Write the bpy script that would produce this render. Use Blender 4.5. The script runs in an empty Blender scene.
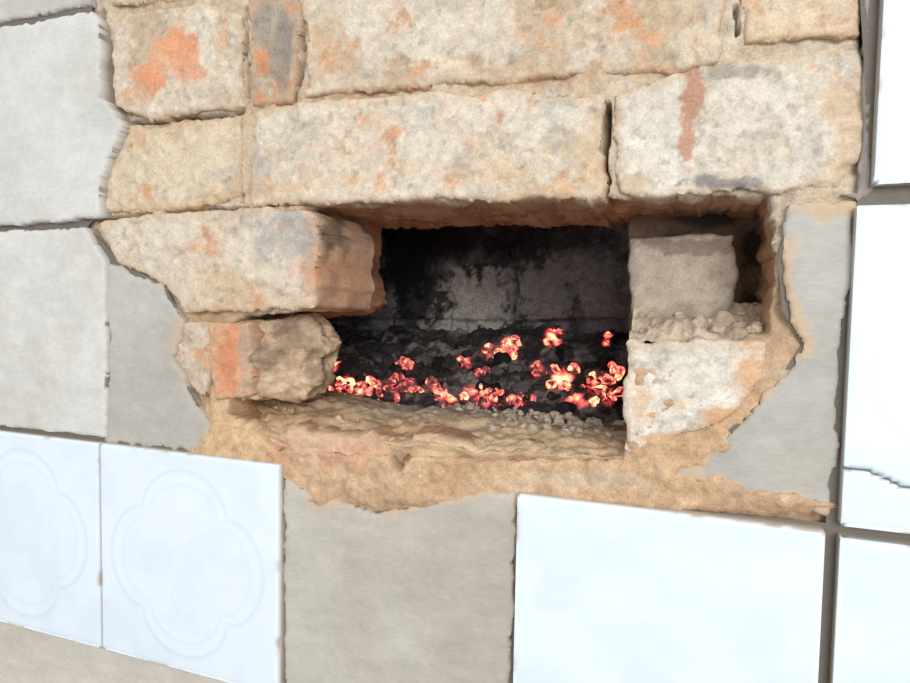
import bpy, math
import numpy as np
from mathutils import Matrix

S = 0.15      # one tile = 15 cm
Z0 = 0.90     # height of the tile joint line above floor
rng = np.random.default_rng(7)

# ------------------------------------------------------------------ camera solve
corr = [((0,1),(102,221)),((0,0),(102,445)),((0,-1),(101,648)),((1,0),(278,467)),
        ((1,-1),(280,694)),((2,0),(516,493)),((3,0),(828,524)),((3,1),(857,200)),((0,2),(93,8))]
W3 = np.array([[u*S, -0.003, Z0+v*S] for (u,v),_ in corr])
PX = np.array([p for _,p in corr], float)

def rotm(yaw, pitch, roll):
    cz,sz=math.cos(yaw),math.sin(yaw); a=math.pi/2+pitch; cx,sx=math.cos(a),math.sin(a); cr,sr=math.cos(roll),math.sin(roll)
    Rz=np.array([[cz,-sz,0],[sz,cz,0],[0,0,1]]); Rx=np.array([[1,0,0],[0,cx,-sx],[0,sx,cx]]); Rr=np.array([[cr,-sr,0],[sr,cr,0],[0,0,1]])
    return Rz@Rx@Rr
def project(P, q):
    R=rotm(*q[3:6]); Pc=(P-q[:3])@R; f=q[6]*1000
    return np.stack([455+f*Pc[:,0]/(-Pc[:,2]), 341.5-f*Pc[:,1]/(-Pc[:,2])],1)
def resid(q):
    return np.concatenate([(project(W3,q)-PX).ravel(), [(q[6]-0.705)*100]])
q=np.array([0.40,-0.36,Z0+0.10,0.4,-0.05,0.0,0.705]); lam=1e-2
r=resid(q)
for it in range(200):
    J=np.zeros((len(r),7))
    for k in range(7):
        dq=q.copy(); dq[k]+=1e-6; J[:,k]=(resid(dq)-r)/1e-6
    A=J.T@J; step=np.linalg.solve(A+lam*np.diag(np.diag(A)),-J.T@r)
    r2=resid(q+step)
    if r2@r2<r@r: q=q+step; r=r2; lam*=0.5
    else: lam*=3
Rm=rotm(*q[3:6]); Cc=q[:3]; F=q[6]*1000

def W(p, y):
    p=np.asarray(p,float).reshape(-1,2)
    d=np.stack([(p[:,0]-455)/F,-(p[:,1]-341.5)/F,-np.ones(len(p))],1)@Rm.T
    t=(y-Cc[1])/d[:,1]
    return Cc+d*t[:,None]
def PR(P): return project(P,q)
def G(u,v,y=0.0): return tuple(PR(np.array([[u*S,y,Z0+v*S]]))[0])

# ------------------------------------------------------------------ noise
def h3(ix,iy,iz,seed):
    n=(ix*374761393+iy*668265263+iz*2147483647+seed*974634777)&0xffffffff
    n=((n^(n>>13))*1274126177)&0xffffffff
    n=((n^(n>>16))*2246822519)&0xffffffff
    n=n^(n>>15)
    return (n&0xffffff)/float(0xffffff)*2-1
def vn(P,seed=0):
    Pi=np.floor(P).astype(np.int64); f=P-Pi; f=f*f*f*(f*(f*6-15)+10)
    x,y,z=Pi[:,0],Pi[:,1],Pi[:,2]; o=0
    for dx in (0,1):
        for dy in (0,1):
            for dz in (0,1):
                w=(f[:,0] if dx else 1-f[:,0])*(f[:,1] if dy else 1-f[:,1])*(f[:,2] if dz else 1-f[:,2])
                o=o+w*h3(x+dx,y+dy,z+dz,seed)
    return o
def fbm(P,scale,oct=4,seed=0,gain=.5):
    o=0;a=1;s=0
    for k in range(oct):
        o=o+a*vn(P*scale*(2.03**k)+k*17.3,seed+k); s+=a; a*=gain
    return o/s*1.5
def sst(a,b,x):
    t=np.clip((x-a)/(b-a),0,1); return t*t*(3-2*t)
def lin(c):
    c=np.asarray(c,float)/255.; return np.where(c<=.04045,c/12.92,((c+.055)/1.055)**2.4)
def mix(a,b,t):
    t=np.asarray(t)[:,None]; return a*(1-t)+b*t

def segdist(X,Z,poly,closed=True):
    n=len(poly); D=np.full(X.shape,1e9)
    for i in range(n if closed else n-1):
        a=poly[i]; b=poly[(i+1)%n]; ex,ez=b-a; wx,wz=X-a[0],Z-a[1]
        t=np.clip((wx*ex+wz*ez)/(ex*ex+ez*ez+1e-18),0,1)
        D=np.minimum(D,(wx-ex*t)**2+(wz-ez*t)**2)
    return np.sqrt(D)
def sdf(X,Z,poly):
    D=segdist(X,Z,poly); ins=np.zeros(X.shape,bool); n=len(poly)
    for i in range(n):
        a=poly[i]; b=poly[(i+1)%n]
        c=((a[1]>Z)!=(b[1]>Z))
        with np.errstate(divide='ignore',invalid='ignore'):
            xi=(b[0]-a[0])*(Z-a[1])/(b[1]-a[1])+a[0]
        ins^=c&(X<xi)
    return np.where(ins,D,-D)

# ------------------------------------------------------------------ mesh output
def link(name,V,Fc,col,mat,glow=None,parent=None,smooth=True):
    me=bpy.data.meshes.new(name)
    me.from_pydata(V.tolist(),[],Fc if isinstance(Fc,list) else Fc.tolist())
    ca=me.color_attributes.new("Col",'FLOAT_COLOR','POINT')
    c=np.ones((len(V),4),np.float32); c[:,:3]=np.clip(col,0,1); ca.data.foreach_set('color',c.ravel())
    if glow is not None:
        cg=me.color_attributes.new("Glow",'FLOAT_COLOR','POINT')
        c=np.ones((len(V),4),np.float32); c[:,:3]=np.maximum(glow,0); cg.data.foreach_set('color',c.ravel())
    me.polygons.foreach_set('use_smooth',[smooth]*len(me.polygons))
    me.materials.append(mat); me.update()
    ob=bpy.data.objects.new(name,me); bpy.context.scene.collection.objects.link(ob)
    if parent: ob.parent=parent
    return ob
def empty(name):
    e=bpy.data.objects.new(name,None); bpy.context.scene.collection.objects.link(e); return e

def hfield(name,poly,y,back,mat,colfn,cell=.0012,grow=0,edge=((.0022,45),(.0011,180)),rnd=.0022,
           rough=((.0012,40),(.0005,150)),holes=(),grooves=(),hfn=None,rings=6,side=.0015,seed=0,parent=None,gdark=.55):
    pw=W(poly,y)[:,[0,2]]
    lo=pw.min(0)-grow-.008; hi=pw.max(0)+grow+.008
    nx=int((hi[0]-lo[0])/cell)+1; nz=int((hi[1]-lo[1])/cell)+1
    X,Z=np.meshgrid(lo[0]+np.arange(nx)*cell,lo[1]+np.arange(nz)*cell,indexing='ij')
    D=sdf(X,Z,pw)+grow
    for h in holes: D=np.minimum(D,-sdf(X,Z,W(h,y)[:,[0,2]]))
    P=np.stack([X.ravel(),np.full(X.size,y),Z.ravel()],1)
    for k,(a,s) in enumerate(edge): D=D+(a*fbm(P,s,3,seed+31*k)).reshape(X.shape)
    gx,gz=np.gradient(D,cell); g2=np.maximum(gx*gx+gz*gz,.25)
    near=np.abs(D)<.72*cell
    sx=np.clip(D*gx/g2,-cell*.7,cell*.7); sz=np.clip(D*gz/g2,-cell*.7,cell*.7)
    X=np.where(near,X-sx,X); Z=np.where(near,Z-sz,Z); ok=D>-.72*cell
    D=np.where(near,0,D)
    P=np.stack([X.ravel(),np.full(X.size,y),Z.ravel()],1); d=np.maximum(D.ravel(),0)
    Y=np.full(X.size,y)
    t=np.clip(1-d/rnd,0,1); Y=Y+rnd*(1-np.sqrt(np.maximum(1-t*t,0)))*.8
    for k,(a,s) in enumerate(rough): Y=Y+a*fbm(P,s,4,seed+200+31*k)
    if hfn is not None: Y=Y+hfn(P)
    gm=np.zeros(X.size)
    for gl,wd,dp in grooves:
        gw=W(gl,y)[:,[0,2]]
        gd=segdist(P[:,0]+.0012*fbm(P,90,2,5),P[:,2]+.0012*fbm(P,90,2,9),gw,False)
        m=1-sst(wd*.4,wd,gd); Y=Y+m*dp; gm=np.maximum(gm,m)
    P[:,1]=Y
    ii=np.arange(nx*nz).reshape(nx,nz)
    q4=np.stack([ii[:-1,:-1],ii[1:,:-1],ii[1:,1:],ii[:-1,1:]],-1).reshape(-1,4)
    okr=ok.ravel(); q4=q4[okr[q4].all(1)]
    used=np.unique(q4); remap=-np.ones(nx*nz,np.int64); remap[used]=np.arange(len(used))
    q4=remap[q4]; V=P[used]; dd=d[used]; gm=gm[used]
    E=np.concatenate([q4[:,[0,1]],q4[:,[1,2]],q4[:,[2,3]],q4[:,[3,0]]])
    key=np.minimum(E[:,0],E[:,1])*(len(V)+1)+np.maximum(E[:,0],E[:,1])
    _,idx,cnt=np.unique(key,return_index=True,return_counts=True)
    B=E[idx[cnt==1]]
    bv=np.unique(B); bm=-np.ones(len(V),np.int64); bm[bv]=np.arange(len(bv))
    allV=[V]; allF=[q4]; prev=bv; base=len(V); dep=np.zeros(len(V)); depl=[dep]; gml=[gm]; ddl=[dd]
    for k in range(1,rings+1):
        Q=V[bv].copy(); tt=k/rings; Q[:,1]=Q[:,1]*(1-tt)+back*tt
        if side>0:
            Q[:,0]+=side*fbm(Q,70,3,seed+77); Q[:,2]+=side*fbm(Q,70,3,seed+99)
        cur=base+np.arange(len(bv))
        fb=np.stack([prev[bm[B[:,1]]],prev[bm[B[:,0]]],cur[bm[B[:,0]]],cur[bm[B[:,1]]]],1)
        allV.append(Q); allF.append(fb); prev=cur; base+=len(bv)
        depl.append(Q[:,1]-y); gml.append(np.zeros(len(bv))); ddl.append(np.zeros(len(bv)))
    V=np.concatenate(allV); Fc=np.concatenate(allF); dep=np.concatenate(depl); gm=np.concatenate(gml); dd=np.concatenate(ddl)
    col=colfn(V,PR(V),dd,dep)
    col=col*(1-gdark*gm)[:,None]
    return link(name,V,Fc,col,mat,parent=parent)

def loft(name,rows,mat,colfn,n=(220,70),rough=((.004,35),(.0015,130)),seed=0,parent=None):
    R3=[]
    for y,pts in rows:
        p=W(pts,y); t=np.linspace(0,1,n[0]); s=np.linspace(0,1,len(p))
        R3.append(np.stack([np.interp(t,s,p[:,k]) for k in range(3)],1))
    R3=np.array(R3); tt=np.linspace(0,len(rows)-1,n[1]); i0=np.minimum(tt.astype(int),len(rows)-2); fr=(tt-i0)[:,None,None]
    V=(R3[i0]*(1-fr)+R3[i0+1]*fr).reshape(-1,3)
    for k,(a,s) in enumerate(rough):
        nz=a*fbm(V,s,4,seed+k*13); V=V+np.stack([0*nz,-.4*nz,nz],1)
    ii=np.arange(len(V)).reshape(n[1],n[0])
    q4=np.stack([ii[:-1,:-1],ii[:-1,1:],ii[1:,1:],ii[1:,:-1]],-1).reshape(-1,4)
    return link(name,V,q4,colfn(V,PR(V),np.ones(len(V)),V[:,1]),mat,parent=parent)

def glowcol(h):
    """temperature 0..1.3 -> emitted colour (dull red, pink-red, orange, yellow-white)"""
    xs=[.22,.36,.5,.68,.88,1.15]
    R=[0,.28,.95,1.5,2.0,2.4]; Gc=[0,.014,.085,.26,.70,1.5]; B=[0,.018,.11,.20,.32,.75]
    return np.stack([np.interp(h,xs,R),np.interp(h,xs,Gc),np.interp(h,xs,B)],1)
def ico():
    import bmesh
    bm=bmesh.new(); bmesh.ops.create_icosphere(bm,subdivisions=3,radius=1)
    V=np.array([v.co[:] for v in bm.verts]); Fc=np.array([[v.index for v in f.verts] for f in bm.faces]); bm.free(); return V,Fc
IV,IF=ico()
def stones(name,items,mat,parent=None):
    Vs=[];Fs=[];Cs=[];Hs=[];b=0
    for c,rad,colr,heat in items:
        sc=rng.uniform(.65,1.25,3); 
        A=np.linalg.qr(rng.normal(size=(3,3)))[0]
        if np.linalg.det(A)<0: A[:,0]*=-1
        o=rng.uniform(0,90,3)
        v=IV*(1+.42*fbm(IV+o,1.3,3,3))[:,None]
        for _ in range(5):
            nrm=rng.normal(size=3); nrm/=np.linalg.norm(nrm); k=v@nrm-rng.uniform(.55,.8); v=v-np.maximum(k,0)[:,None]*nrm*.9
        nn=fbm(v+o,1.3,4,8,.6)
        v=(v*sc)@A.T*rad+c
        Vs.append(v);Fs.append(IF+b);b+=len(v)
        Cs.append(colr*(1+.3*nn)[:,None]); Hs.append(np.clip(heat+(.75*nn if heat>0 else 0*nn),0,1.3))
    return link(name,np.concatenate(Vs),np.concatenate(Fs),np.concatenate(Cs),mat,glow=glowcol(np.concatenate(Hs)),parent=parent)

# ------------------------------------------------------------------ materials
def masonry(name,bump=.5,fine=900,streak=None,var=.22,rough=.95,spec=.15,dist=.001):
    m=bpy.data.materials.new(name); m.use_nodes=True; N=m.node_tree.nodes; L=m.node_tree.links
    b=N['Principled BSDF']; b.inputs['Roughness'].default_value=rough; b.inputs['Specular IOR Level'].default_value=spec
    at=N.new('ShaderNodeAttribute'); at.attribute_name='Col'
    tc=N.new('ShaderNodeTexCoord'); mp=N.new('ShaderNodeMapping'); L.new(tc.outputs['Object'],mp.inputs[0])
    if streak: mp.inputs['Scale'].default_value=streak
    n1=N.new('ShaderNodeTexNoise'); n1.inputs['Scale'].default_value=fine; n1.inputs['Detail'].default_value=5; L.new(mp.outputs[0],n1.inputs[0])
    n2=N.new('ShaderNodeTexNoise'); n2.inputs['Scale'].default_value=fine*.25; n2.inputs['Detail'].default_value=8; n2.inputs['Roughness'].default_value=.7; L.new(tc.outputs['Object'],n2.inputs[0])
    add=N.new('ShaderNodeMath'); add.operation='ADD'; L.new(n1.outputs[0],add.inputs[0]); L.new(n2.outputs[0],add.inputs[1])
    mr=N.new('ShaderNodeMapRange'); mr.inputs[1].default_value=.6; mr.inputs[2].default_value=1.4; mr.inputs[3].default_value=1-var; mr.inputs[4].default_value=1+var; L.new(add.outputs[0],mr.inputs[0])
    mul=N.new('ShaderNodeVectorMath'); mul.operation='SCALE'; L.new(at.outputs['Color'],mul.inputs[0]); L.new(mr.outputs[0],mul.inputs['Scale'])
    L.new(mul.outputs[0],b.inputs['Base Color'])
    bp=N.new('ShaderNodeBump'); bp.inputs['Strength'].default_value=bump; bp.inputs['Distance'].default_value=dist; L.new(add.outputs[0],bp.inputs['Height']); L.new(bp.outputs[0],b.inputs['Normal'])
    return m
M_brick=masonry('brick_clay',.45,700,var=.2)
M_mort=masonry('sandy_mortar',.6,800,var=.24)
M_cem=masonry('cement',.2,600,streak=(.4,1,1.3),var=.10)
M_soot=masonry('sooty_brick',.6,500,var=.45)
M_tile=masonry('glazed_ceramic',.02,60,var=.015,rough=.25,spec=.4,dist=.0005)
def coal_mat():
    m=masonry('charcoal',.8,600,var=.45); N=m.node_tree.nodes; L=m.node_tree.links; b=N['Principled BSDF']
    h=N.new('ShaderNodeAttribute'); h.attribute_name='Glow'
    L.new(h.outputs['Color'],b.inputs['Emission Color']); b.inputs['Emission Strength'].default_value=1.0
    return m
M_coal=coal_mat()

# ------------------------------------------------------------------ colour functions
def spots(px,P,lst,seed=3):
    out=[]
    wob=fbm(P,90,5,seed,.7)
    for cx,cy,rx,ry,c,al in lst:
        r_=np.sqrt(((px[:,0]-cx)/rx)**2+((px[:,1]-cy)/ry)**2)+wob*.8
        out.append((lin(c),al*(1-sst(.6,1.1,r_))))
    return out
FL=np.array([1.,0,1.])
def crust(P,seed): return sst(-.05,.12,fbm(P*FL+seed*3.7,32,6,seed+5,.68)+.12)
def brickcol(base=(213,202,184),dark=(190,172,148),orange=(210,148,106),o_amt=.25,grey=(170,165,156),g_amt=.25,sp=(),sidec=(178,136,104),seed=0,edge=(200,170,138)):
    def f(P,px,d,dep):
        n=fbm(P,28,5,seed,.65); n2=fbm(P,55,6,seed+5,.7); n3=fbm(P,38,5,seed+9,.7); n4=fbm(P,240,3,seed+3); cr=crust(P,seed)
        c=mix(lin(base)[None],lin(dark)[None],np.clip(sst(-.3,.6,n)*(1-.5*cr)+.25*(1-cr),0,1))
        c=mix(c,lin(orange)[None],np.clip(sst(.40-o_amt,.8-o_amt,n2)*.65*(1-.6*cr)+.2*(1-cr)*max(o_amt,0)*2,0,.9))
        c=mix(c,lin(grey)[None],sst(.5-g_amt,1.0-g_amt,n3)*.6)
        c=c*(1+.12*n4)[:,None]
        c=mix(c,lin((130,115,98))[None],sst(.66,.85,fbm(P,190,3,seed+40))*.35)
        c=mix(c,lin(edge)[None],(1-sst(0,.007,d+.003*n2))*.5)
        for cc,m in spots(px,P,sp): c=mix(c,cc[None],m)
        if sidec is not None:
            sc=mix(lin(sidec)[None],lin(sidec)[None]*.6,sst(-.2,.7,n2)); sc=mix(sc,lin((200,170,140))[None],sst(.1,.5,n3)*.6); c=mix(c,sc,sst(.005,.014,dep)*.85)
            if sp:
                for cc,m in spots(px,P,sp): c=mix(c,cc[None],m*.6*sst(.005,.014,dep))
        return c
    return f
def mortcol(P,px,d,dep):
    n=fbm(P,22,5,50); n2=fbm(P,70,5,51,.65); n4=fbm(P,260,3,3)
    c=mix(lin((200,182,158))[None],lin((188,160,130))[None],sst(-.4,.5,n))
    c=mix(c,lin((200,192,180))[None],sst(.1,.5,n2)*.55)
    low=sst(330,420,px[:,1]); c=mix(c,mix(lin((206,172,136))[None],lin((190,150,112))[None],sst(-.3,.4,n2)),low*.75)
    for cc,m in spots(px,P,[(403,450,9,14,(80,62,50),.85),(240,430,40,25,(214,178,138),.6),(340,452,60,22,(204,152,124),.6),
                            (600,480,90,8,(190,176,156),.5),(705,470,60,14,(202,166,128),.7)]): c=mix(c,cc[None],m)
    c=c*(1+.16*n4)[:,None]
    return mix(c,lin((172,130,98))[None]*(1+.4*n2)[:,None],sst(.006,.02,dep))
# ------------------------------------------------------------------ traced outlines
broken=[(80,-130),(92,8),(97,45),(98,98),(120,122),(113,150),(99,185),(98,216),(88,226),(120,262),(165,285),(182,320),(172,360),(190,390),(208,422),(205,449),
        (278,466),(283,475),(300,490),(340,500),(375,512),(430,505),(480,490),(517,493),(640,505),(826,523),(826,512),(760,500),(640,470),(700,450),(742,420),(775,385),(802,345),(782,310),(778,260),(790,208),(855,204),(868,190),(866,100),(860,0),(865,-130)]
opening=[(302,208),(330,203),(420,199),(500,199),(620,197),(700,196),(768,194),(776,230),(772,270),(774,300),(768,335),(700,346),(632,352),(625,458),(530,458),(400,454),(283,446),(232,412),(226,330),(240,316),(300,312),(306,300),(300,240)]
BK=W(broken,0)[:,[0,2]]
def cemcol(a,b,seed=0,sp=(),dust=0):
    def f(P,px,d,dep):
        n=fbm(P,14,4,seed); n2=fbm(P*np.array([.5,1,1.6]),120,3,seed+1); n3=fbm(P,45,6,seed+2,.7)
        c=mix(lin(a)[None],lin(b)[None],sst(-.5,.6,n))*(1+.05*n2+.07*n3)[:,None]
        if dust:
            bd=segdist(P[:,0],P[:,2],BK); c=mix(c,lin((200,174,144))[None],(1-sst(.002,.007,bd+.012*n3+.001))*dust)
        c=mix(c,lin((160,146,128))[None],sst(.001,.006,dep)*.8)
        for cc,m in spots(px,P,sp): c=mix(c,cc[None],m)
        return c
    return f

wall=empty('wall_front')
import bmesh
bm=bmesh.new()
def loop(pts):
    vs=[bm.verts.new(p) for p in pts]; return [bm.edges.new((vs[i],vs[(i+1)%len(vs)])) for i in range(len(vs))]
yb=.003
x0,x1,zt=-1.2,1.9,2.2
e=loop([(x0,yb,0),(x1,yb,0),(x1,yb,zt),(x0,yb,zt)])+loop([tuple(p) for p in W(broken,yb)])
bmesh.ops.triangle_fill(bm,use_beauty=True,edges=e)
V=np.array([v.co[:] for v in bm.verts]); bm.verts.index_update(); Fl=[[v.index for v in f.verts] for f in bm.faces]; bm.free()
for i,fc in enumerate(Fl):
    a,b,c=V[fc[0]],V[fc[1]],V[fc[2]]
    if np.cross(b-a,c-a)[1]>0: Fl[i]=fc[::-1]
link('grout_layer',V,Fl,np.tile(lin((118,112,104)),(len(V),1)),M_cem,parent=wall,smooth=False)

def mh(P):
    px=PR(P); o=-.008*sst(390,450,px[:,1])
    o=o*sst(0,1,(525-px[:,1])/30.)
    o=o-.006*sst(610,650,px[:,0])*sst(330,380,px[:,1])*(1-sst(390,440,px[:,1]))
    return o
gr=[([(607,104),(604,150),(606,192)],.0022,.02),([(125,124),(180,119),(243,112)],.0018,.012),([(243,128),(239,165),(243,200)],.0016,.012),
    ([(104,14),(112,60),(110,100),(124,124),(108,160),(102,212)],.003,.016),([(247,10),(249,100)],.0014,.008),([(298,10),(303,60),(296,100)],.0016,.01),
    ([(735,5),(737,35)],.0012,.01),([(400,440),(404,462)],.0035,.02),([(182,322),(176,360)],.003,.01),([(100,220),(180,210),(250,208)],.0014,.006),
    ([(870,20),(868,150)],.003,.01),([(255,205),(330,202)],.0012,.008)]
hfield('mortar_bed',broken,.0085,.118,M_mort,mortcol,grow=.007,holes=[opening],rough=((.0034,30),(.0018,90),(.0007,260)),grooves=gr,hfn=mh,rings=14,side=.003,parent=wall,edge=((.002,60),(.001,200)))

def patch(poly,a,b,seed,y=0.0,parent=None,**k):
    k.setdefault('edge',((.0008,60),(.0005,220)))
    hfield('cement_patch',poly,y,.022,M_cem,cemcol(a,b,seed,k.pop('sp',()),k.pop('dust',0)),rnd=.0014,rough=((.0006,25),(.0002,120)),rings=3,side=.001,seed=seed,cell=.0015,**k)
g=.008
RE=((.0028,45),(.0018,150))
ul=[G(-1.6,1+g),(88,219),(98,216),(98,185),(112,150),(122,124),(108,106),(98,98),(99,45),(97,20),(91,11),G(-1.6,2-g)]
patch(ul,(210,208,203),(201,198,191),1,edge=((.0016,50),(.0008,220)),y=-.003)
patch([G(-1.6,2+g),(88,4),(84,-120),G(-1.6,2.7)],(196,191,184),(180,174,167),2)
patch([G(-1.6,1-g),(84,228),(95,245),(104,258),(104,438),G(-1.6,g)],(211,209,203),(202,198,190),3,y=-.002)
patch([(106,262),(120,264),(160,287),(181,320),(170,360),(188,392),(208,424),(205,449),(106,440)],(188,184,176),(176,171,162),4,y=.001,edge=RE,dust=.6)
patch([(283,474),(300,492),(340,502),(375,514),(430,507),(480,492),(514,494),G(1.985,-1.0),G(1.985,-1.6),G(1.015,-1.6)],(188,182,172),(176,169,159),5,edge=((.0012,70),(.0008,220)),dust=.7)
patch([(792,208),(853,204),(847,300),(837,420),(827,514),(760,499),(642,471),(700,451),(744,421),(777,386),(800,345),(784,310),(780,260)],(184,182,175),(172,169,162),6,y=.001,edge=RE,sp=[(800,470,50,30,(184,176,162),.4)],dust=.85)
patch([(862,-130),(866,0),(871,100),(873,188),(858,200),(862,198),G(2.985,1.02),G(3.03,1.02),G(3.03,2.2)],(172,164,156),(150,142,134),7,y=.002)
patch([G(-2,-1-g),G(.99,-1-g),G(.99,-2),G(-2,-2)],(204,197,186),(194,186,174),8)

# ------------------------------------------------------------------ tiles
def tile(u,v,crack=None,l=.008,relief=1,du=0,dv=0,r=None):
    r=l if r is None else r
    c=((u+.5)*S,Z0+(v+.5)*S)
    def hf(P):
        x=(P[:,0]-c[0])/S; z=(P[:,2]-c[1])/S; r_=np.hypot(x,z); th=np.arctan2(z,x)
        o=0
        for R0,A,w,am in ((.37,.10,.010,1.),(.31,.09,.006,.7)):
            R=R0-A*.5+A*np.abs(np.cos(th*2))**.6; o=o-.00024*am*np.exp(-((r_-R)/w)**2)
        for k in range(4):
            a=k*math.pi/2; px_,pz_=.16*math.cos(a),.16*math.sin(a)
            rr=np.hypot(x-px_,z-pz_); o=o-.00007*np.exp(-((rr-.07)/.008)**2)
        return o*relief
    def cf(P,px,d,dep):
        n=fbm(P,40,3,12)
        cc=mix(lin((226,235,243))[None],lin((220,230,240))[None],sst(-.5,.5,n))
        if relief:
            h=-hf(P)/.00024; cc=mix(cc,lin((198,216,231))[None],np.clip(h,0,1)*.45)
        e_=sst(.25,.7,fbm(P,60,4,3))*(1-sst(.0,.0025,d)); cc=mix(cc,lin((168,140,108))[None],e_*.7)
        return mix(cc,lin((196,184,166))[None],sst(.0016,.003,dep))
    poly=[G(u+l+du,v+l+dv,-.005),G(u+1-r,v+l+dv,-.005),G(u+1-r,v+1-l,-.005),G(u+l+du,v+1-l,-.005)]
    hfield('ceramic_tile',poly,-.005,.004,M_tile,cf,cell=.0015,edge=(),rnd=.0009,rough=((.0002,12),),hfn=hf,rings=2,side=0,gdark=.9,
           grooves=([(crack,.0011,.002)] if crack else ()))
tile(-1,-1); tile(0,-1); tile(2,-1,relief=.2,r=.02); tile(3,-1,l=.02,relief=.3); tile(3,0,crack=[(836,469),(870,472),(905,488),(960,500)],l=.02,relief=.6,dv=-.005); tile(3,1,l=.02,relief=.3,du=.04,dv=.02)
tile(-2,-1); tile(4,-1); tile(4,0); tile(4,1)

# ------------------------------------------------------------------ bricks
def brick(poly,y=.005,back=.03,seed=0,**k):
    kk={a:k.pop(a) for a in list(k) if a in('base','dark','orange','o_amt','grey','g_amt','sp','sidec','edgec')}
    if 'edgec' in kk: kk['edge']=kk.pop('edgec')
    k.setdefault('rough',((.0018,20),(.0010,60),(.0005,200)))
    hfield('brick',poly,y,back,M_brick,brickcol(seed=seed,**kk),seed=seed,hfn=lambda P:-.0010*crust(P,seed)+.0012*sst(.45,.7,fbm(P,60,4,seed+44)),**k)
OR=(216,144,104)
brick([(114,28),(124,14),(200,2),(243,12),(243,106),(180,116),(150,121),(114,106)],seed=1,
      sp=[(178,42,18,24,OR,.85),(150,76,20,18,OR,.8),(190,66,16,20,OR,.7),(165,60,18,20,(222,165,126),.7),(135,95,18,12,(214,160,120),.6),(205,95,30,14,(204,188,166),.6),(222,40,10,26,(212,165,128),.5)],o_amt=.12)
brick([(250,-40),(290,-40),(299,20),(297,60),(290,102),(250,104)],seed=2,base=(184,168,148),dark=(156,146,130),g_amt=.4,sp=[(262,66,8,16,(210,145,100),.8),(285,55,9,40,(140,134,124),.7),(262,20,9,26,(150,142,130),.6)])
brick([(305,-130),(724,-130),(722,20),(718,62),(600,76),(420,86),(304,96)],seed=3,o_amt=.24,g_amt=.15,
      sp=[(330,30,30,40,(204,186,160),.4)])
brick([(740,-130),(856,-130),(860,36),(800,40),(744,44)],seed=4,base=(210,190,165),o_amt=.3)
brick([(110,-130),(290,-130),(286,-46),(240,-8),(112,4)],seed=24)
brick([(102,214),(108,145),(128,127),(200,120),(242,115),(240,165),(243,200),(180,208)],seed=5,base=(210,194,169),dark=(202,180,149),o_amt=.2,sp=[(190,165,45,30,(217,205,182),.4)])
brick([(256,110),(330,100),(420,94),(520,92),(604,96),(600,150),(603,197),(500,198),(420,199),(330,202),(253,207),(250,160)],back=.12,rings=14,side=.002,seed=6,o_amt=.2,
      dark=(200,182,156),sp=[(470,170,60,14,(216,174,134),.35),(580,150,24,14,(200,180,150),.5),(280,190,30,12,(205,164,128),.5)],sidec=(192,146,110))
brick([(612,94),(660,78),(690,66),(780,54),(858,48),(866,100),(868,150),(842,186),(760,190),(690,193),(618,195),(616,150)],back=.12,rings=14,side=.002,seed=7,base=(218,210,197),dark=(203,191,173),o_amt=.05,g_amt=.3,
      sp=[(690,50,15,12,(190,138,108),.8),(692,90,13,40,(178,134,110),.9),(688,138,9,36,(186,138,112),.85),(735,72,38,9,(150,142,132),.7),(720,183,46,8,(132,128,124),.85),(845,120,26,66,(210,180,148),.6),(640,183,22,8,(190,160,130),.6)],sidec=(182,134,100))
brick([(98,222),(180,211),(250,208),(312,208),(320,232),(316,262),(318,288),(314,307),(250,311),(182,312),(165,286),(120,262)],y=.001,back=.074,rings=14,side=.0012,seed=8,base=(211,198,179),dark=(198,180,157),
      g_amt=.28,sp=[(312,250,12,50,(190,150,120),.7),(285,236,34,26,(160,160,158),.6),(220,285,60,16,(206,180,148),.5),(334,232,12,30,(62,56,52),.9),(375,225,16,18,(60,55,52),.8),(345,280,30,26,(212,150,110),.6)],sidec=(210,174,146))
brick([(180,320),(208,322),(209,340),(206,398),(190,391),(172,360)],seed=9,base=(210,197,184),y=.004,g_amt=.2,sp=[(190,400,20,14,(205,165,120),.8)])
brick([(211,324),(250,324),(249,396),(213,402),(207,365)],seed=10,base=(210,164,130),dark=(202,150,114),orange=(206,132,92),o_amt=.4,g_amt=.1,y=.004,back=.05,sp=[(230,360,14,40,(210,136,98),.7),(246,350,8,50,(176,156,138),.7)],edgec=(196,170,142))
jr=[(236,322),(285,318),(300,328),(308,345),(301,365),(303,384),(284,400),(240,402)]
hfield('jamb_mortar',jr,.010,.052,M_mort,lambda P,px,d,dep: mix(lin((204,178,150))[None],lin((158,134,114))[None],sst(-.3,.4,fbm(P,60,5,31,.65)))*(1+.2*fbm(P,220,2,5))[:,None],
       rnd=.004,rough=((.007,30),(.005,80),(.002,200)),rings=12,side=.004,edge=((.003,50),(.0015,160)),hfn=lambda P:.022*sst(244,300,PR(P)[:,0]),parent=wall,seed=11)
brick([(629,343),(700,339),(768,342),(766,366),(748,394),(722,420),(682,438),(631,450),(627,400)],y=.001,back=.12,rings=14,side=.002,seed=12,base=(220,213,201),dark=(209,199,182),o_amt=-.1,g_amt=.2,rough=((.0016,20),(.0007,60),(.0004,200)),
      sp=[(750,378,20,38,(212,164,122),.75),(722,414,34,12,(210,160,116),.8),(640,408,14,24,(216,172,128),.6),(690,350,60,6,(204,190,170),.5),(660,440,30,8,(200,158,122),.7),(684,405,10,6,(224,170,110),.6)],sidec=(150,120,100))
brick([(286,432),(340,430),(394,436),(393,474),(340,482),(300,476),(290,462)],seed=13,base=(206,172,146),dark=(202,160,132),orange=(206,148,116),o_amt=.2,g_amt=.25,y=.004,rnd=.006,edge=((.006,40),(.002,160)),rough=((.004,30),(.0012,120)),edgec=(206,176,142))
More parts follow.
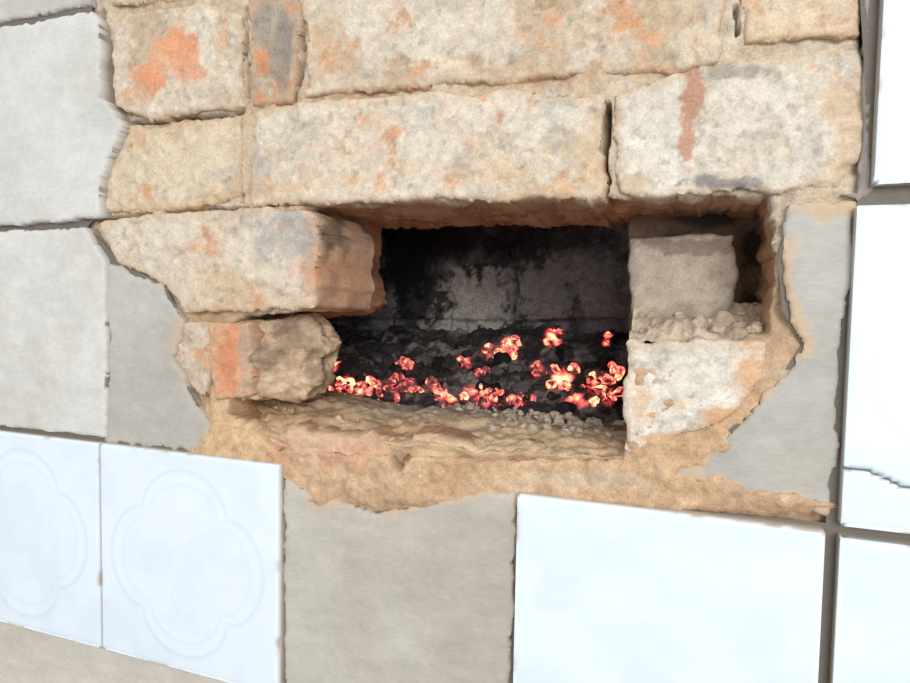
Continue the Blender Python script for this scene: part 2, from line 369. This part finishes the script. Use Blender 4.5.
brick([(414,440),(500,444),(580,450),(600,470),(520,478),(440,484),(414,476)],seed=14,base=(206,180,150),dark=(202,168,134),o_amt=.0,g_amt=.15,y=.004,rnd=.006,edge=((.006,40),(.002,160)),rough=((.004,30),(.0012,120)))
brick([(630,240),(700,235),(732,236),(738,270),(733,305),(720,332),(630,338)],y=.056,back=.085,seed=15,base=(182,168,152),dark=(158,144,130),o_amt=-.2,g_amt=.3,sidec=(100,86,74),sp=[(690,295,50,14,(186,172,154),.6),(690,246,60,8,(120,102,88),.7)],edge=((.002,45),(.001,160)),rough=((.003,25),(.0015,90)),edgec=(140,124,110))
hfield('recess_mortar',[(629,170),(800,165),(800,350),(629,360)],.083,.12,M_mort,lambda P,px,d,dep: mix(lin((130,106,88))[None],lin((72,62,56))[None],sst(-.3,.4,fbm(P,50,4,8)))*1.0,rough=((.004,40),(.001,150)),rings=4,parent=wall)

# ------------------------------------------------------------------ ledge and recess shelf
def sand(a,b,s=0):
    def f(P,px,d,dep):
        n=fbm(P,45,4,s); n2=fbm(P,160,3,s+4)
        return mix(lin(a)[None],lin(b)[None],sst(-.4,.5,n))*(1+.2*n2)[:,None]
    return f
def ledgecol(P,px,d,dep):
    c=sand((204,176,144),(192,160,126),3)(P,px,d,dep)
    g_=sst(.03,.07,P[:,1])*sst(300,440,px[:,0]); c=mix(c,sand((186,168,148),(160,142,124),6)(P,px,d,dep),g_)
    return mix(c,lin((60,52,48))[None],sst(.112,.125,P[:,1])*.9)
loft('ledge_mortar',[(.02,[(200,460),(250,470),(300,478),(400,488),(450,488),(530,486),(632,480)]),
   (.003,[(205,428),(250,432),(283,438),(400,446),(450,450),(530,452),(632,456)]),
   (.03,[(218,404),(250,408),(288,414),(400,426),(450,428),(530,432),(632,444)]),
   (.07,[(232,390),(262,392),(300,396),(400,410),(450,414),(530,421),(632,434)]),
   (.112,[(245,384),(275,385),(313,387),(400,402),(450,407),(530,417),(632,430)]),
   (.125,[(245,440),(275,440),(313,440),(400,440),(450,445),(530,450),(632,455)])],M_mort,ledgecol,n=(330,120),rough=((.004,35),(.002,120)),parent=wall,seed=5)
loft('shelf_mortar',[(.008,[(629,350),(700,347),(770,348)]),(.012,[(629,342),(700,336),(772,338)]),(.035,[(632,326),(700,318),(772,318)]),
   (.06,[(634,318),(700,312),(772,304)]),(.085,[(636,318),(700,312),(768,300)])],M_mort,sand((200,182,160),(180,160,138),9),n=(150,70),rough=((.007,40),(.003,110)),parent=wall,seed=15)

# ------------------------------------------------------------------ firebox
fb=empty('firebox')
def bw(P,px,d,dep):
    n=fbm(P,16,4,61,.6); n2=fbm(P,50,6,62,.7)
    c=mix(lin((132,129,128))[None],lin((62,60,61))[None],sst(-.4,.4,n+.5*n2))
    for cc,m in spots(px,P,[(475,310,40,42,(196,190,180),.8),(540,290,50,36,(150,148,148),.7),(600,280,30,40,(146,146,148),.6),(405,260,30,60,(30,28,30),.9),(450,240,60,18,(44,42,44),.8),(570,236,70,14,(70,68,70),.7),(440,335,40,14,(180,174,166),.6)]): c=mix(c,cc[None],m)
    return c
YB=.30
hfield('back_wall',[(200,60),(760,60),(760,520),(200,520)],YB,.33,M_soot,bw,cell=.0018,rough=((.009,16),(.004,55),(.0018,160)),rings=2,
   grooves=[([(250,322),(400,318),(520,321),(700,316)],.0018,.004),([(511,250),(516,285),(512,318)],.0026,.009),([(440,275),(455,300),(448,330)],.0012,.003),([(300,190),(700,186)],.004,.008)],parent=fb)
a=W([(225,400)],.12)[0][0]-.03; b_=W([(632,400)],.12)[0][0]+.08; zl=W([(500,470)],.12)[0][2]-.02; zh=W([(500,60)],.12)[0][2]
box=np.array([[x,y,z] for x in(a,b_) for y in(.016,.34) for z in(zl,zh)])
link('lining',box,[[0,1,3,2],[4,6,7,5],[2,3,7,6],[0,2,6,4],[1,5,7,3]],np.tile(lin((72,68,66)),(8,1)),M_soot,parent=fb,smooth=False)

zN=W([(500,420)],.12)[0][2]; zF=W([(500,338)],.29)[0][2]
def bedz(x,y): return zN+(zF-zN)*np.clip((y-.115)/.17,-.1,1.1)
nx,ny=320,150
X,Y=np.meshgrid(np.linspace(a,b_,nx),np.linspace(.116,.31,ny),indexing='ij')
P=np.stack([X.ravel(),Y.ravel(),bedz(X,Y).ravel()],1)
P[:,2]+=.010*fbm(P,32,4,71)+.004*np.abs(fbm(P,110,3,73))
ii=np.arange(nx*ny).reshape(nx,ny); q4=np.stack([ii[:-1,:-1],ii[1:,:-1],ii[1:,1:],ii[:-1,1:]],-1).reshape(-1,4)
n=fbm(P,45,5,75,.65)
hots=[(355,384,14,1.05),(322,380,8,.9),(333,367,6,.85),(404,365,5,.75),(395,384,13,.6),(412,390,9,.7),(466,364,7,.8),(492,353,9,.8),(509,346,10,1.05),(553,338,11,.95),(562,378,12,1.2),
      (600,384,12,.9),(585,396,11,.8),(470,394,10,.85),(450,402,9,.8),(492,398,12,.75),(520,400,9,.65),(573,400,12,.85),(616,372,6,.8),(606,342,5,.7),(437,388,6,.55),(535,372,5,.45),(345,393,9,.75),(608,396,10,.7),(380,390,7,.6),(480,375,5,.5)]
def onbed(x,y):
    ys=np.linspace(.118,.288,90); w=np.array([W([(x,y)],t)[0] for t in ys]); k=w[:,2]-bedz(w[:,0],ys)-.004; i=np.argmin(np.abs(k)); return w[i]
px=PR(P); heat=np.zeros(len(P))
for hx,hy,hr,hh in hots: heat=np.maximum(heat,hh*(1-sst(.3,1.4,np.hypot((px[:,0]-hx)/hr,(px[:,1]-hy)/hr))))
link('coal_bed',P,q4,mix(lin((62,59,59))[None],lin((142,134,127))[None],sst(-.1,.6,n)),M_coal,glow=glowcol(heat*(.65+.8*fbm(P,150,3,90))),parent=fb)
items=[]
for k in range(420):
    x=rng.uniform(a+.02,b_-.01); y=rng.uniform(.12,.285); z=bedz(x,y)+rng.uniform(-.007,0)
    items.append((np.array([x,y,z]),rng.uniform(.002,.009),lin((54,51,51))*rng.choice([.5,1,1.5,3.2]),0.))
for hx,hy,hr,hh in hots:
    for k in range(6):
        c=onbed(hx+rng.normal()*hr*.6,hy+rng.normal()*hr*.4); c=c+np.array([0,0,rng.uniform(0,.003)])
        items.append((c,rng.uniform(.002,.0054),lin((110,88,84)),hh*rng.uniform(.42,.85)))
stones('glowing_coals',items,M_coal)
items=[]
for k in range(210):
    x=rng.choice([rng.uniform(430,622),rng.normal(520,40)]); t=rng.uniform(0,1); yy=.04+.07*t
    base=np.interp(x,[400,450,530,632],[426,429,433,444])*(1-t)+np.interp(x,[400,450,530,632],[400,406,415,428])*t
    if x>620 or x<415: continue
    c=W([(x,base)],yy)[0]; c[2]+=rng.uniform(-.001,.003)
    items.append((c,rng.choice([rng.uniform(.0010,.0026),rng.uniform(.0026,.0050)],p=[.65,.35]),lin(rng.choice([0,1,2])*np.array([10,10,9])+np.array([176,160,142])),0.))
for k in range(50):
    x=rng.uniform(235,400); t=rng.uniform(0,1); base=np.interp(x,[222,400],[404,426])*(1-t)+np.interp(x,[245,400],[385,402])*t
    c=W([(x,base)],.03+.08*t)[0]; items.append((c,rng.uniform(.0008,.0024),lin((200,170,136)),0.))
stones('ash_rubble',items,M_mort)
items=[]
for k in range(30):
    x=rng.uniform(640,768); t=rng.uniform(0,1); c=W([(x,336*(1-t)+314*t)],.012+.045*t)[0]; c[2]+=rng.uniform(-.004,0)
    items.append((c,rng.choice([rng.uniform(.001,.003),rng.uniform(.004,.007)],p=[.75,.25]),lin((196,178,154)),0.))
stones('mortar_crumbs',items,M_mort)

fl=np.array([[x0,.003,0],[x1,.003,0],[x1,-2.5,0],[x0,-2.5,0]])
link('floor',fl,[[0,3,2,1]],np.tile(lin((120,112,104)),(4,1)),M_cem,smooth=False)

# ------------------------------------------------------------------ light
sc=bpy.context.scene
w=bpy.data.worlds.new('daylight'); sc.world=w; w.use_nodes=True
w.node_tree.nodes['Background'].inputs[0].default_value=(.93,.97,1,1); w.node_tree.nodes['Background'].inputs[1].default_value=.86
from mathutils import Vector
def area(name,loc,tgt,size,pw,col):
    l=bpy.data.lights.new(name,'AREA'); l.size=size; l.energy=pw; l.color=col
    o=bpy.data.objects.new(name,l); sc.collection.objects.link(o); o.location=loc
    o.rotation_euler=(Vector(tgt)-Vector(loc)).to_track_quat('-Z','Y').to_euler(); return o
area('window_light',(1.0,-1.8,1.4),(.3,0,.95),.8,28,(1,.99,.98))

cam=bpy.data.cameras.new('camera'); co=bpy.data.objects.new('camera',cam); sc.collection.objects.link(co)
cam.sensor_width=36; cam.lens=F*36/910; cam.clip_start=.01
M=np.eye(4); M[:3,:3]=Rm; M[:3,3]=Cc; co.matrix_world=Matrix(M.tolist())
sc.camera=co
sc.view_settings.view_transform='Standard'
